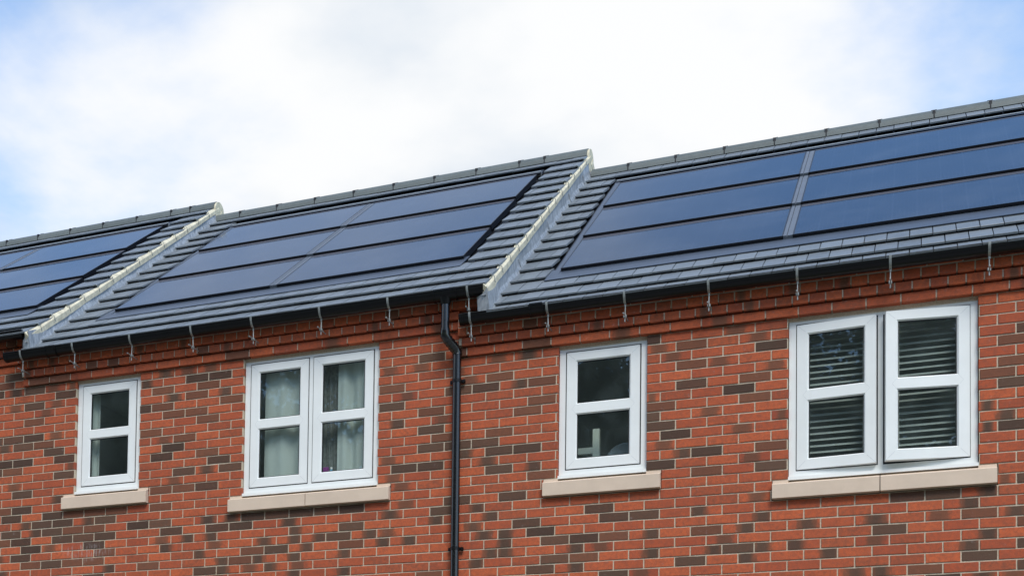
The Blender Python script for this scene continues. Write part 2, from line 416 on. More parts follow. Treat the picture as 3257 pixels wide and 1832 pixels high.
# --- brick shapes
def brick_mesh(name, length, seed):
    r = random.Random(seed); mb = MB(); h = 0.065; c = 0.0022
    x0, x1, z0, z1 = -length / 2, length / 2, -h / 2, h / 2
    j = lambda a: a + r.uniform(-0.0011, 0.0011)
    nx = 4 if length > 0.15 else 2
    xs = [x0 + (x1 - x0) * i / nx for i in range(nx + 1)]
    top = [(x if i in (0, nx) else j(x), j(z1)) for i, x in enumerate(xs)]; bot = [(x if i in (0, nx) else j(x), j(z0)) for i, x in enumerate(xs)]
    uv = lambda x: ((x - x0) / length, 0.5)
    for i in range(nx):
        fx = lambda k: xs[k] + (c if k == 0 else -c if k == nx else 0)
        a, b = i, i + 1
        f = [(fx(a), 0, bot[a][1] + c), (fx(b), 0, bot[b][1] + c), (fx(b), 0, top[b][1] - c), (fx(a), 0, top[a][1] - c)]
        U = [uv(p[0]) for p in f]
        mb.quad(f, U)
        mb.quad([f[3], f[2], (top[b][0], c, top[b][1]), (top[a][0], c, top[a][1])], [U[3], U[2], U[2], U[3]])
        mb.quad([(bot[a][0], c, bot[a][1]), (bot[b][0], c, bot[b][1]), f[1], f[0]], [U[0], U[1], U[1], U[0]])
        mb.quad([(top[a][0], c, top[a][1]), (top[b][0], c, top[b][1]), (top[b][0], 0.1, top[b][1]), (top[a][0], 0.1, top[a][1])], [U[0], U[1], U[1], U[0]])
        mb.quad([(bot[a][0], 0.1, bot[a][1]), (bot[b][0], 0.1, bot[b][1]), (bot[b][0], c, bot[b][1]), (bot[a][0], c, bot[a][1])], [U[0], U[1], U[1], U[0]])
    for k, x, sg in ((0, x0, 1), (nx, x1, -1)):
        q = [(x + sg * c, 0, bot[k][1] + c), (x + sg * c, 0, top[k][1] - c), (x, c, top[k][1]), (x, c, bot[k][1])]
        if sg < 0: q = q[::-1]
        mb.quad(q[::-1], [uv(x)] * 4)
        e = [(x, c, bot[k][1]), (x, c, top[k][1]), (x, 0.1, top[k][1]), (x, 0.1, bot[k][1])]
        if sg < 0: e = e[::-1]
        mb.quad(e[::-1], [uv(x)] * 4)
    me = mb.mesh(name); me.materials.append(MT['brick']); return me
FULL = [brick_mesh('brick_full', 0.215, i) for i in range(8)]
HALF = [brick_mesh('brick_half', 0.1025, 50 + i) for i in range(6)]

# --- collect every brick of the front walls
camM = cam.rotation_euler.to_matrix(); camC = Vector(cam.location); FPX = 52.4455 / 36.0
def project(p):
    d = camM.transposed() @ (Vector(p) - camC)
    return (0.5 - 0.344376 + FPX * d.x / -d.z) * 1024, (0.5 * 575 / 1024 + 0.452639 - FPX * d.y / -d.z) * 1024
def house_of(x): return 0 if x < PX[1] else 1 if x < PX[2] else 2
def cut(x0, x1, n, hole):
    segs = [(x0, x1)]
    for (a, b, n0, n1) in hole:
        if n0 <= n < n1:
            new = []
            for s, e in segs:
                if e <= a or s >= b: new.append((s, e)); continue
                if s < a: new.append((s, a))
                if e > b: new.append((b, e))
            segs = new
    return segs
HOLES = []
for w in WIN:
    HOLES.append((w['X0'], w['X1'], w['b0'], w['b1']))
    HOLES.append((w['sx0'] - .004, w['sx1'] + .004, w['b0'] - 2, w['b0']))
bricks = [[], [], []]; corbels = [[], [], []]
for n in range(-55, 27):
    off = 0.0 if n % 2 == 0 else 0.5
    for i in range(-18, 39):
        x0 = (i + off) * .225 + .005; x1 = x0 + .215
        x0c, x1c = max(x0, PX[0]), min(x1, PX[3])
        if x1c - x0c < .03: continue
        c = code(n, i)
        for (s, e) in cut(x0c, x1c, n, HOLES):
            # split at party lines only where one house is already corbelled or roofed at this bed
            for k in range(3):
                a, b = max(s, PX[k]), min(e, PX[k + 1])
                top = ZC[k]
                mid = (s + e) / 2
                if n < min(ZC[j] for j in range(3) if PX[j] < e and PX[j + 1] > s):
                    if house_of(mid) == k: bricks[k].append((s, e, n, 0.0, c))
                elif n < top and b - a > .03: bricks[k].append((a, b, n, 0.0, c))
for k in range(3):
    for j in range(4):                           # corbel: stretchers, two header courses, two more behind the gutter
        n = ZC[k] + j; pr = (0.028, 0.056, 0.084, 0.084, 0.084)[j]
        pitch = (0.225, 0.1125, 0.1125, 0.225, 0.225)[j]; off = (0.06, 0.02, 0.075, 0.0, 0.11)[j]
        xa = PX[k]; xb = PX[k + 1] + ((.135, .20, 0)[k] if j >= 1 else 0.0)
        if j == 1 and k < 2: xb = PX[k + 1]
        x = xa + off - pitch
        while x < xb:
            s, e = max(x + .005, xa + .001), min(x + pitch - .005, xb - .001)
            if e - s > .025: corbels[k].append((s, e, n, pr, 'o' if rnd.random() < .25 else 'b' if rnd.random() < .22 else '.'))
            x += pitch

def vis_area(s, e, n, pr):
    P = [project((x, -pr, z)) for x, z in ((s, Z(n)), (e, Z(n)), (e, Z(n + 1)), (s, Z(n + 1)))]
    cx = sum(p[0] for p in P) / 4; cy = sum(p[1] for p in P) / 4
    if not (-8 < cx < 1032 and -6 < cy < 581): return 0
    return abs((P[2][0] - P[0][0]) * (P[2][1] - P[1][1])) * (1 if 6 < cx < 1018 and 4 < cy < 571 else .5)

def place_brick(name, parent, org, s, e, n, pr, c):
    ln = e - s; half = ln < 0.15
    me = rnd.choice(HALF if half else FULL)
    o = bpy.data.objects.new(name, me); COL.objects.link(o); o.parent = parent
    o.location = ((s + e) / 2 - org[0], -pr + rnd.uniform(-.0012, .0014) - org[1], Z(n) + .0375 - org[2] + rnd.uniform(-.0007, .0007))
    sx = ln / (0.1025 if half else 0.215); flip = rnd.random() < .5 and c not in '<>'
    o.scale = (sx, 1, 1); o.rotation_euler = (rnd.uniform(-.006, .006), rnd.uniform(-.003, .003), rnd.uniform(-.004, .004))
    o.color = tint(c)

def stuff_bricks(name, parent, org, lst):
    vs, fs, uvs, cols = [], [], [], []
    for (s, e, n, pr, c) in lst:
        x0, x1, z0, z1 = s, e, Z(n) + .005, Z(n) + .070
        y = -pr + rnd.uniform(-.0012, .0014); t = tint(c); b = len(vs); ch = .0022
        P = [(x0 + ch, y, z0 + ch), (x1 - ch, y, z0 + ch), (x1 - ch, y, z1 - ch), (x0 + ch, y, z1 - ch),
             (x0, y + ch, z0), (x1, y + ch, z0), (x1, y + ch, z1), (x0, y + ch, z1),
             (x0, y + .1, z0), (x1, y + .1, z0), (x1, y + .1, z1), (x0, y + .1, z1)]
        vs += [(p[0] - org[0], p[1] - org[1], p[2] - org[2]) for p in P]
        F = [(0, 1, 2, 3)] + [(i, 4 + i, 4 + (i + 1) % 4, (i + 1) % 4) for i in range(4)] + [(4 + i, 8 + i, 8 + (i + 1) % 4, 4 + (i + 1) % 4) for i in range(4)]
        for f in F:
            fs.append(tuple(b + i for i in f))
            for i in f: uvs += [(P[i][0] - x0) / (x1 - x0), 0.5]; cols += list(t)
    me = bpy.data.meshes.new(name); me.from_pydata(vs, [], fs)
    me.uv_layers.new(name='uv').data.foreach_set('uv', uvs)
    a = me.color_attributes.new('tint', 'FLOAT_COLOR', 'CORNER'); a.data.foreach_set('color', cols)
    return obj(name, me, MT['brick_stuff'], parent, kind='stuff')

WALLS = []
for k in range(3):
    H = HOUSES[k]; org = tuple(H.location); zt = Z(ZC[k]) - .005
    # mortar body of the wall, cut round the windows and sills
    mb = MB(); xs = {PX[k], PX[k + 1]}; zs = {0.0, zt}
    hs = [h for h, w in zip(HOLES, [w for w in WIN for _ in (0, 1)]) if w['h'] == k]
    for (a, b, n0, n1) in hs: xs |= {a - .003, b + .003}; zs |= {Z(n0), Z(n1)}
    xs = sorted(xs); zs = sorted(zs)
    for a, b in zip(xs, xs[1:]):
        run = None
        for c, d in zip(zs, zs[1:]):
            cx, cz = (a + b) / 2, (c + d) / 2
            hole = any(h[0] - .003 < cx < h[1] + .003 and Z(h[2]) < cz < Z(h[3]) for h in hs)
            if hole: 
                if run: mb.box(a, b, .0060, .30, run[0], run[1]); run = None
            else: run = (run[0], d) if run else (c, d)
        if run: mb.box(a, b, .0060, .30, run[0], run[1])
    for j in range(4):
        pr = (0.028, 0.056, 0.084, 0.084)[j]
        xb = PX[k + 1] + ((.13, .195, -.002)[k] if j >= 2 else -.002)
        mb.box(PX[k] + .002, xb, -pr + .0055, .295, Z(ZC[k] + j) + (.014 if j < 3 else -.004), Z(ZC[k] + j + 1) - .005)
    mb.box(PX[k] + .003, PX[k + 1] - .003, .03, .29, zt - .02, Z(ZC[k] + 4) - .01)
    W = build('wall', mb, MT['mortar'], H, org); WALLS.append(W)
    lst = sorted(bricks[k], key=lambda b: -vis_area(*b[:4]))
    seen = [b for b in lst if vis_area(*b[:4]) > 0][:300]
    for b in seen: place_brick('brick', W, org, *b)
    rest = lst[len(seen):]
    if rest: stuff_bricks('brickwork', W, org, rest)
    cl = sorted(corbels[k], key=lambda b: -vis_area(*b[:4]))
    sc = [b for b in cl if vis_area(*b[:4]) > 0][:300]
    for b in sc: place_brick('corbel_brick', W, org, *b)
    if cl[len(sc):]: stuff_bricks('corbel_brickwork', W, org, cl[len(sc):])
    # plain rear and end walls (never faced by the camera)
    mb = MB(); D = 8.0
    mb.box(PX[k] + .003, PX[k + 1] - .003, D - .3, D, 0, ZE[k] - .12)
    if k in (0, 2):
        xa, xb = (PX[0], PX[0] + .25) if k == 0 else (PX[3] - .25, PX[3] - .001)
        zt2 = Z(ZC[k] + 4)
        P = [(.31, 0), (D - .31, 0), (D - .31, zt2 - .2), (3.95, ZE[k] + 4.6 * SA), (.31, zt2 - .2)]
        mb.sweep([[(xa, y, z) for y, z in P], [(xb, y, z) for y, z in P]])
    build('rear_wall', mb, MT['render'], H, org)

# ------------------------------------------------------------------ roofs
BUTT = [[0.0, .25, .54] + [0.87 + .3385 * i for i in range(12)]] * 2 + [[0.0, .20, .485] + [0.83 + .338 * i for i in range(12)]]
RS = 4.8124                                      # slope distance of the ridge tile's lower edge
XL = [-3.70, 0.31, 4.665]; XR = [0.37, 4.655, 8.83]      # tiled width
PANX = [[-3.42, -1.70, -0.05], [0.835, 2.478, 4.243], [5.070, 6.815, 8.575]]     # panel joints
CUTL = [-3.55, 0.735, 4.975]; CUTR = [0.03, 4.312, 8.66]                          # tiles are cut here beside the array
PS = [1.0024, 2.0756, 3.185, 4.235]             # lower edges of the three rows, top of glass
APR = 0.735                                      # lower edge of the apron flashing

def tile_mesh(name, w, l, seed):
    r = random.Random(seed); mb = MB(); t = .016; c = .003
    x0, x1 = -w / 2 + .0019, w / 2 - .0019; j = lambda a: a + r.uniform(-.0012, .0012)
    # local: x across, y up the slope, z out of it; butt at y=0 sits one tile thickness proud
    n0, n1 = .036, .003
    P = [(x0, j(0), n0 - t), (x1, j(0), n0 - t), (x1, l, n1 - .022), (x0, l, n1 - .022)]
    T = [(x0 + c * .5, c, n0), (x1 - c * .5, c, n0), (x1 - c * .5, l, n1), (x0 + c * .5, l, n1)]
    F = [(x0, j(0), n0 - c), (x1, j(0), n0 - c)]
    mb.quad(T); mb.quad([F[0], F[1], T[1], T[0]]); mb.quad([P[0], P[1], F[1], F[0]])
    mb.quad([P[1], P[2], T[2], T[1], F[1]]); mb.quad([P[3], P[0], F[0], T[0], T[3]]); mb.quad([P[0], P[3], P[2], P[1]]); mb.quad([T[3], T[2], P[2], P[3]])
    me = mb.mesh(name); me.materials.append(MT['tile']); return me
TILES = [tile_mesh('roof_tile', .150, .372, i) for i in range(6)]

ROOFS = []
for k in range(3):
    H = HOUSES[k]; org = Vector(H.location); fn = RF(k); mb = MB()
    xa, xb = (PX[k] + (0.0 if k == 0 else .26), XR[k] - .012)
    # roof deck: front slope and back slope as one slab with the ridge at the top
    prof = [fn(0, .17, -.045), fn(0, 4.93, -.045)]
    yr, zr = prof[1][1], prof[1][2]
    back = (0, 2 * yr - prof[0][1], prof[0][2])
    ring = lambda x: [(x, prof[0][1], prof[0][2]), (x, yr, zr), (x, back[1], back[2]), (x, back[1], back[2] - .12), (x, yr, zr - .12), (x, prof[0][1] + .02, prof[0][2] - .10)]
    mb.sweep([ring(xa), ring(xb)])
    RO = build('roof', mb, MT['underlay'], H, org); ROOFS.append(RO)
    # rear slope covering
    mb = MB(); mb.box(xa, xb, 0, 5.0, -.03, .01, lambda x, s, n: (x, 2 * yr - fn(x, s, n)[1], fn(x, s, n)[2]))
    build('rear_tiling', mb, MT['tile'], RO, org)
    rot = Euler((AL, 0, 0))
    rest = []
    cnt = 0
    for ci, s in enumerate(BUTT[k]):
        gauge = (BUTT[k][ci + 1] if ci + 1 < len(BUTT[k]) else RS + .08) - s
        off = 0.0 if ci % 2 == 0 else .075
        x = XL[k] - .150 + off - (XL[k] - XR[k]) % .15 * 0
        while x < XR[k]:
            a, b = max(x, XL[k]), min(x + .15, XR[k])
            segs = [(a, b)]
            if s > APR - .02 and s < 4.38:
                segs = []
                if a < CUTL[k]: segs.append((a, min(b, CUTL[k] + rnd.uniform(-.006, .004))))
                if b > CUTR[k]: segs.append((max(a, CUTR[k] + rnd.uniform(-.004, .006)), b))
            for (p, q) in segs:
                if q - p < .03: continue
                u, v = project(fn((p + q) / 2, s + gauge / 2, .02))
                ln = gauge + .035
                if -12 < u < 1036 and cnt < 300:
                    o = bpy.data.objects.new('roof_tile', rnd.choice(TILES)); COL.objects.link(o); o.parent = RO
                    P = Vector(fn((p + q) / 2, s, rnd.uniform(-.001, .0015))) - org
                    o.location = P; o.rotation_euler = (AL + rnd.uniform(-.003, .003), rnd.uniform(-.004, .004), rnd.uniform(-.002, .002))
                    o.scale = ((q - p) / .150, ln / .372, 1); cnt += 1
                else: rest.append((p, q, s, ln))
            x += .150
    if rest:
        mb = MB()
        for (p, q, s, ln) in rest:
            mb.hexa([fn(p + .001, s, .019), fn(q - .001, s, .019), fn(q - .001, s + ln, -.02), fn(p + .001, s + ln, -.02), fn(p + .001, s, .036), fn(q - .001, s, .036), fn(q - .001, s + ln, .001), fn(p + .001, s + ln, .001)])
        build('tiling', mb, MT['tile'], RO, org, kind='stuff')
    # ridge tiles
    yc, zc = fn(0, 4.955, 0)[1:]; zc -= .020; rr = .130; rv = .117
    def ridge_piece(x0, x1, mesh_name):
        m2 = MB(); rings = []
        for x, r_ in ((x0, rr), (x1, rr)):
            outer = [(x, yc - r_ * 1.04 * math.cos(t) , zc - .045 + rv * math.sin(t)) for t in [math.pi * i / 12 for i in range(13)]]
            inner = [(x, yc - (r_ - .018) * math.cos(t), zc - .047 + (rv - .018) * math.sin(t)) for t in [math.pi * i / 12 for i in range(12, -1, -1)]]
            rings.append(outer + inner)
        m2.sweep(rings, True); return m2
    if k == 0: js = [0.26 - .463 * i for i in range(1, 9)]; js = [0.05] + [x for x in js if x < -.2]; js = sorted(js); end = XR[k] - .005
    elif k == 1: js = [.695 + .4635 * i for i in range(8)] + [4.205]; end = XR[k] - .005
    else: js = [5.06 + .4655 * i for i in range(9)]; end = XR[k]
    edges = [XL[k] + (0 if k == 0 else .02)] + js + [end]
    for a, b in zip(edges, edges[1:]):
        if b - a < .05: continue
        build('ridge_tile', ridge_piece(a + .006, b - .006, 'ridge'), MT['ridge'], RO, org, smooth=True)
    for x in js:                                 # dark ridge unions with their little clamp on top
        m2 = MB()
        outer = lambda x_: [(x_, yc - (rr - .004) * math.cos(t), zc - .045 + (rv - .004) * math.sin(t)) for t in [math.pi * i / 12 for i in range(13)]] + [(x_, yc + .09, zc - .06), (x_, yc - .09, zc - .06)]
        m2.sweep([outer(x - .012), outer(x + .012)]); m2.box(x - .012, x + .012, yc - .125, yc - .10, zc - .05, zc + .035)
        m2.box(x - .024, x + .024, yc - .03, yc + .03, zc + rv - .052, zc + rv - .039)
        build('ridge_union', m2, MT['gasket'], RO, org)
    # verge at the right-hand end: mortar bedding, lead cover below, wire clips
    if k < 3:
        xv = XR[k]
        m2 = MB(); top = []; bot = []
        r2 = random.Random(20 + k); nseg = 60
        ss = [-.02 + 4.93 * i / nseg for i in range(nseg + 1)]
        for i, s in enumerate(ss):
            near = max([b for b in BUTT[k] if b <= s + .001], default=0)
            step = .024 * (1 - min(1, (s - near) / .34))
            top.append((s, step * 1.0 + .004 + r2.uniform(-.001, .001)))
            bot.append((s, -.060 + .0022 * math.sin(s * 6 + k) + r2.uniform(-.0015, .0015) + .012 * min(1, s / 4.5) - (.025 if s < .25 else 0)))
        bulge = [.004 + .002 * math.sin(s * 9 + k) for s in ss]; jx = [r2.uniform(-.003, .003) for _ in ss]
        for i in range(nseg):
            (s0, t0), (s1, t1) = top[i], top[i + 1]; (_, b0), (_, b1) = bot[i], bot[i + 1]
            A = fn(xv - .016 + jx[i], s0, t0); B = fn(xv - .016 + jx[i + 1], s1, t1)
            Cc = fn(xv + .012 + bulge[i], s0, t0 * .12 - .010); Dd = fn(xv + .012 + bulge[i + 1], s1, t1 * .12 - .010)
            E_ = fn(xv + .010 + bulge[i], s0, b0); F_ = fn(xv + .010 + bulge[i + 1], s1, b1)
            G_ = fn(xv - .03, s0, b0); H_ = fn(xv - .03, s1, b1)
            m2.quad([A, Cc, Dd, B]); m2.quad([Cc, E_, F_, Dd]); m2.quad([E_, G_, H_, F_])
            if i == 0: m2.quad([A, G_, E_, Cc])
        # mortar filling the end of the ridge tile
        pts = [(yc - (rr - .012) * math.cos(t), zc - .045 + (rv - .006) * math.sin(t)) for t in [math.pi * i / 14 for i in range(15)]]
        pts += [(yc + .10, zc - .22), (yc - .10, zc - .20)]
        m2.sweep([[(xv - .06, y, z) for y, z in pts], [(xv + .012, y, z) for y, z in pts]])
        # the verge on the far slope
        bk_ = lambda s, n, x: (x, 2 * yr - fn(x, s, n)[1], fn(x, s, n)[2])
        m2.hexa([bk_(3.4, -.10, xv - .03), bk_(3.4, -.10, xv + .016), bk_(4.9, -.10, xv + .016), bk_(4.9, -.10, xv - .03), bk_(3.4, .0, xv - .03), bk_(3.4, .0, xv + .016), bk_(4.9, .0, xv + .016), bk_(4.9, .0, xv - .03)])
        build('verge_mortar', m2, MT['verge'], RO, org)
        for s in BUTT[k][1:]:
            x = xv - .012; m2 = MB()
            m2.tube([fn(x - .03, s - .01, .028), fn(x, s - .012, .040), fn(x + .03, s - .012, .018), fn(x + .034, s - .015, -.035)], .003, 6)
            m2.box(x - .022, x + .006, s - .014, s + .002, .033, .039, fn)
            build('verge_clip', m2, MT['steel'], RO, org)
    if k < 2:
        drop = (ZE[k] - ZE[k + 1]) * CA
        xv = XR[k]; m2 = MB(); r2 = random.Random(40 + k); nseg = 90
        ss = [-.05 + 4.95 * i / nseg for i in range(nseg + 1)]
        nb = BUTT[k + 1]
        row = []
        for i, s in enumerate(ss):
            # foot of the lead follows the stepped tile courses of the lower roof
            sl_ = s + (ZE[k] - ZE[k + 1]) * SA
            near = max([b for b in nb if b <= sl_ + .001], default=0)
            foot = -drop + .024 * (1 - min(1, (sl_ - near) / .34)) + .002
            row.append((s, -.050, foot - .004))
        for i in range(nseg):
            (s0, u0, f0), (s1, u1, f1) = row[i], row[i + 1]
            wv0 = .006 * math.sin(s0 * 7 + k); wv1 = .006 * math.sin(s1 * 7 + k)
            X0, X1 = xv + .004, xv + .004
            A = fn(X0, s0, u0); B = fn(X1, s1, u1)
            Cc = fn(X0 + .008 + wv0, s0, f0 + .045); Dd = fn(X1 + .008 + wv1, s1, f1 + .045)
            E_ = fn(X0 + .030 + wv0, s0, f0); F_ = fn(X1 + .030 + wv1, s1, f1)
            m2.quad([A, Cc, Dd, B]); m2.quad([Cc, E_, F_, Dd])
            m2.quad([fn(xv - .03, s0, u0), A, B, fn(xv - .03, s1, u1)])
            m2.quad([E_, fn(xv - .03, s0, f0 - .01), fn(xv - .03, s1, f1 - .01), F_])
        # overlap seams of the lead lengths
        for s in (1.15, 2.45, 3.55, 4.35):
            m2.hexa([fn(xv + .012, s, -.09), fn(xv + .019, s, -.09), fn(xv + .019, s + .012, -.09), fn(xv + .012, s + .012, -.09),
                     fn(xv + .030, s - .02, -drop + .01), fn(xv + .040, s - .02, -drop + .01), fn(xv + .040, s - .008, -drop + .01), fn(xv + .030, s - .008, -drop + .01)])
        # the folded end over the lower gutter
        a0 = fn(xv + .006, -.05, -.06); zl = ZLIP[k + 1] + .004
        m2.hexa([(xv - .07, -.165, zl), (xv + .035, -.205, zl), (xv + .035, .1, zl + .16), (xv - .07, .1, zl + .05),
                 (xv - .085, -.15, ZLIP[k] - .055), (xv + .012, -.215, ZLIP[k] - .02), (xv + .012, .1, ZLIP[k] + .10), (xv - .085, .1, ZLIP[k] + .03)])
        build('lead_flashing', m2, MT['lead'], RO, org)
        # solid party wall under the step
        m2 = MB(); xw0, xw1 = PX[k + 1] + .002, xv - .04
        P = [(.31, Z(ZC[k])), (yr, ZE[k + 1] + 4.0 * SA), (yr, zr - .13), (.31, ZE[k] + .1)]
        m2.sweep([[(xw0, y, z) for y, z in P], [(xw1, y, z) for y, z in P]])
        build('party_wall', m2, MT['render'], H, org)

    # ---------------------------------------------------------------- solar array
    px = PANX[k]
    def fl(*a, m='flash', nm='side_flashing'):
        tr = MB(); tr.box(*a, fn); build(nm, tr, MT[m], H, org)
    fl(CUTL[k] + .002, px[0] - .047, APR + .06, 4.45, -.036, -.020)          # left trough floor
    fl(px[0] - .047, px[0] - .006, APR + .02, PS[3] + .10, -.036, .020)     # left side strip
    fl(px[2] + .003, CUTR[k] - .002, APR + .06, 4.45, -.042, -.036, m='frame')         # right trough floor, coloured black to paint in the recess's shade
    ap = MB()
    xa_, xb_ = px[0] - .09, px[2] + .03
    ap.hexa([fn(xa_, APR, .020), fn(xb_, APR, .020), fn(xb_, PS[0] + .1, .004), fn(xa_, PS[0] + .1, .004), fn(xa_, APR, .027), fn(xb_, APR, .027), fn(xb_, PS[0] + .1, .010), fn(xa_, PS[0] + .1, .010)])
    build('apron_flashing', ap, MT['flash'], H, org)
    hd = MB(); hd.box(px[0] - .08, px[2] + .0, PS[3] + .125, 4.66, -.03, -.008, fn); build('head_tray', hd, MT['flash'], H, org)
    hd = MB()
    hd.box(px[0] - .05, px[2] + .02, PS[3] + .092, PS[3] + .124, -.02, .030, fn)     # the bright upstand above the array
    build('head_flashing', hd, MT['strip'], H, org)
    hd = MB(); hd.box(px[0] - .05, px[2] + .02, PS[3] + .038, PS[3] + .088, .007, .026, fn)
    build('head_rail', hd, MT['frame'], H, org)
    for r_ in range(3):
        s0, s1 = PS[r_], PS[r_ + 1]
        ovh = .082 if r_ < 2 else .04          # top rail, partly under the row above
        for c_ in range(2):
            xa_ = px[c_] + (.035 if c_ else 0); xb_ = px[c_ + 1] - (.035 if c_ == 0 else 0)
            nb0, nt0 = .042, .022               # shingled: lower edge proud, upper edge tucked in
            nn = lambda s: nb0 + (nt0 - nb0) * (s - s0) / (s1 - s0)
            m2 = MB()
            fr = .010
            def slab(a, b, c, d, lo, hi):
                m2.hexa([fn(a, c, nn(c) + lo), fn(b, c, nn(c) + lo), fn(b, d, nn(d) + lo), fn(a, d, nn(d) + lo), fn(a, c, nn(c) + hi), fn(b, c, nn(c) + hi), fn(b, d, nn(d) + hi), fn(a, d, nn(d) + hi)])
            slab(xa_, xb_, s0, s0 + .012, -.018, .0015)                       # front edge
            slab(xa_, xa_ + fr, s0 + .012, s1 - .01, -.05, .0012)
            slab(xb_ - fr, xb_, s0 + .012, s1 - .01, -.05, .0012)
            slab(xa_ + fr, xb_ - fr, s0 + .012, s1 - .01, -.05, -.012)         # backing
            pan = build('solar_panel', m2, MT['frame'], H, org)
            m3 = MB(); a, b, c, d = xa_ + fr, xb_ - fr, s0 + .012, s1 - ovh - .014
            m3.hexa([fn(a, c, nn(c) - .010), fn(b, c, nn(c) - .010), fn(b, d, nn(d) - .010), fn(a, d, nn(d) - .010), fn(a, c, nn(c)), fn(b, c, nn(c)), fn(b, d, nn(d)), fn(a, d, nn(d))])
            uvq = [(0, 0), (1, 0), (1, 1), (0, 1)]
            for fi in range(6): m3.uv[fi * 4:fi * 4 + 4] = uvq
            build('glass', m3, MT['panel'], pan, org)
            m3 = MB()
            a, b, c, d = xa_ + fr, xb_ - fr, s1 - ovh - .014, s1 - .012
            m3.hexa([fn(a, c, nn(c) - .010), fn(b, c, nn(c) - .010), fn(b, d, nn(d) - .010), fn(a, d, nn(d) - .010), fn(a, c, nn(c) + .001), fn(b, c, nn(c) + .001), fn(b, d, nn(d) + .001), fn(a, d, nn(d) + .001)])
            build('top_rail', m3, MT['rail'], pan, org)
        # cover strip between the two panels of a row
        m2 = MB(); xm = px[1]; c, d = s0 + .004, s1 - .012
        nn2 = lambda s: .042 + (.022 - .042) * (s - s0) / (s1 - s0)
        for a, b, hi in ((xm - .034, xm - .009, .000), (xm - .009, xm - .003, -.010), (xm - .003, xm + .034, -.001)):
            m2.hexa([fn(a, c, nn2(c) - .03), fn(b, c, nn2(c) - .03), fn(b, d, nn2(d) - .03), fn(a, d, nn2(d) - .03), fn(a, c, nn2(c) + hi), fn(b, c, nn2(c) + hi), fn(b, d, nn2(d) + hi), fn(a, d, nn2(d) + hi)])
        build('cover_strip', m2, MT['cover'], H, org)

    # ---------------------------------------------------------------- gutter
    zl = ZLIP[k]; yc_, ry, rz_ = -.159, .056, .072
    gx0 = (PX[0], 0.115, 4.445)[k]; gx1 = (0.300, 4.640, 8.70)[k]
    ang = [math.pi + math.pi * i / 14 for i in range(15)]
    def gring(x, d=0.0):
        o_ = [(x, yc_ + (ry + d) * math.cos(t), zl + (rz_ + d) * math.sin(t)) for t in ang]
        i_ = [(x, yc_ + (ry + d - .004) * math.cos(t), zl + (rz_ + d - .004) * math.sin(t)) for t in reversed(ang)]
        return o_ + i_
    m2 = MB(); m2.sweep([gring(gx0), gring(gx1)])
    m2.tube([(gx0, yc_ - ry, zl), (gx1, yc_ - ry, zl)], .005, 8)
    GU = build('gutter', m2, MT['plastic'], H, org, smooth=True)
    for xe in ((gx0,) if k else ()) + (gx1,):
        m2 = MB(); s_ = 1 if xe == gx0 else -1
        cap = [(yc_ + (ry + .004) * math.cos(t), zl + .004 + (rz_ + .006) * math.sin(t)) for t in ang]
        m2.sweep([[(xe - .004, y, z) for y, z in cap], [(xe + .004, y, z) for y, z in cap]])
        m2.sweep([gring(xe, .003), gring(xe + s_ * .028, .003)])
        build('stop_end', m2, MT['plastic'], GU, org, smooth=True)
    for xu, wd_ in ((), ((.62, .05), (4.32, .09)), ((5.055, .05),))[k]:
        m2 = MB(); m2.sweep([gring(xu - wd_, .005), gring(xu + wd_, .005)])
        for e_ in (-wd_, wd_): m2.sweep([gring(xu + e_ - .006, .009), gring(xu + e_ + .006, .009)])
        m2.box(xu - wd_, xu + wd_, yc_ - ry - .010, yc_ - ry + .006, zl - .004, zl + .009)
        build('gutter_union', m2, MT['plastic'], GU, org, smooth=True)
    bx = ([-.02], [.301, .858, 1.449, 2.055, 2.63, 3.251, 3.847, 4.508], [4.53, 5.14, 5.725, 6.33, 6.938, 7.545, 8.158])[k]
    zspike = (.17 if k else .17)
    for x in bx:                                 # rise-and-fall bracket: strap round the gutter, threaded rod, spike into the wall
        m2 = MB(); w_ = .0085
        sang = [math.pi + math.pi * .55 * i / 8 for i in range(9)]
        o_ = lambda x_: [(x_, yc_ + (ry + .010) * math.cos(t), zl + .004 + (rz_ + .010) * math.sin(t)) for t in sang] + [(x_, yc_ + (ry + .0065) * math.cos(t), zl + .004 + (rz_ + .0065) * math.sin(t)) for t in reversed(sang)]
        m2.sweep([o_(x - w_), o_(x + w_)])
        m2.tube([(x, yc_, zl - rz_ - .004), (x, yc_, zl - rz_ - .022)], .008, 8)
        m2.tube([(x, yc_, zl - rz_ - .010), (x + rnd.uniform(-.004, .004), yc_, zl - .212)], .0042, 8)
        sl0 = zl - .170; yw = -.026 if k else -.026
        m2.tube([(x, yc_ - .085, sl0), (x + rnd.uniform(-.008, .008), -.02, sl0 - .004)], .005, 8)
        m2.box(x - .010, x + .010, yc_ - .012, yc_ + .012, sl0 - .010, sl0 + .010)
        build('gutter_bracket', m2, MT['steel'], GU, org, smooth=True)

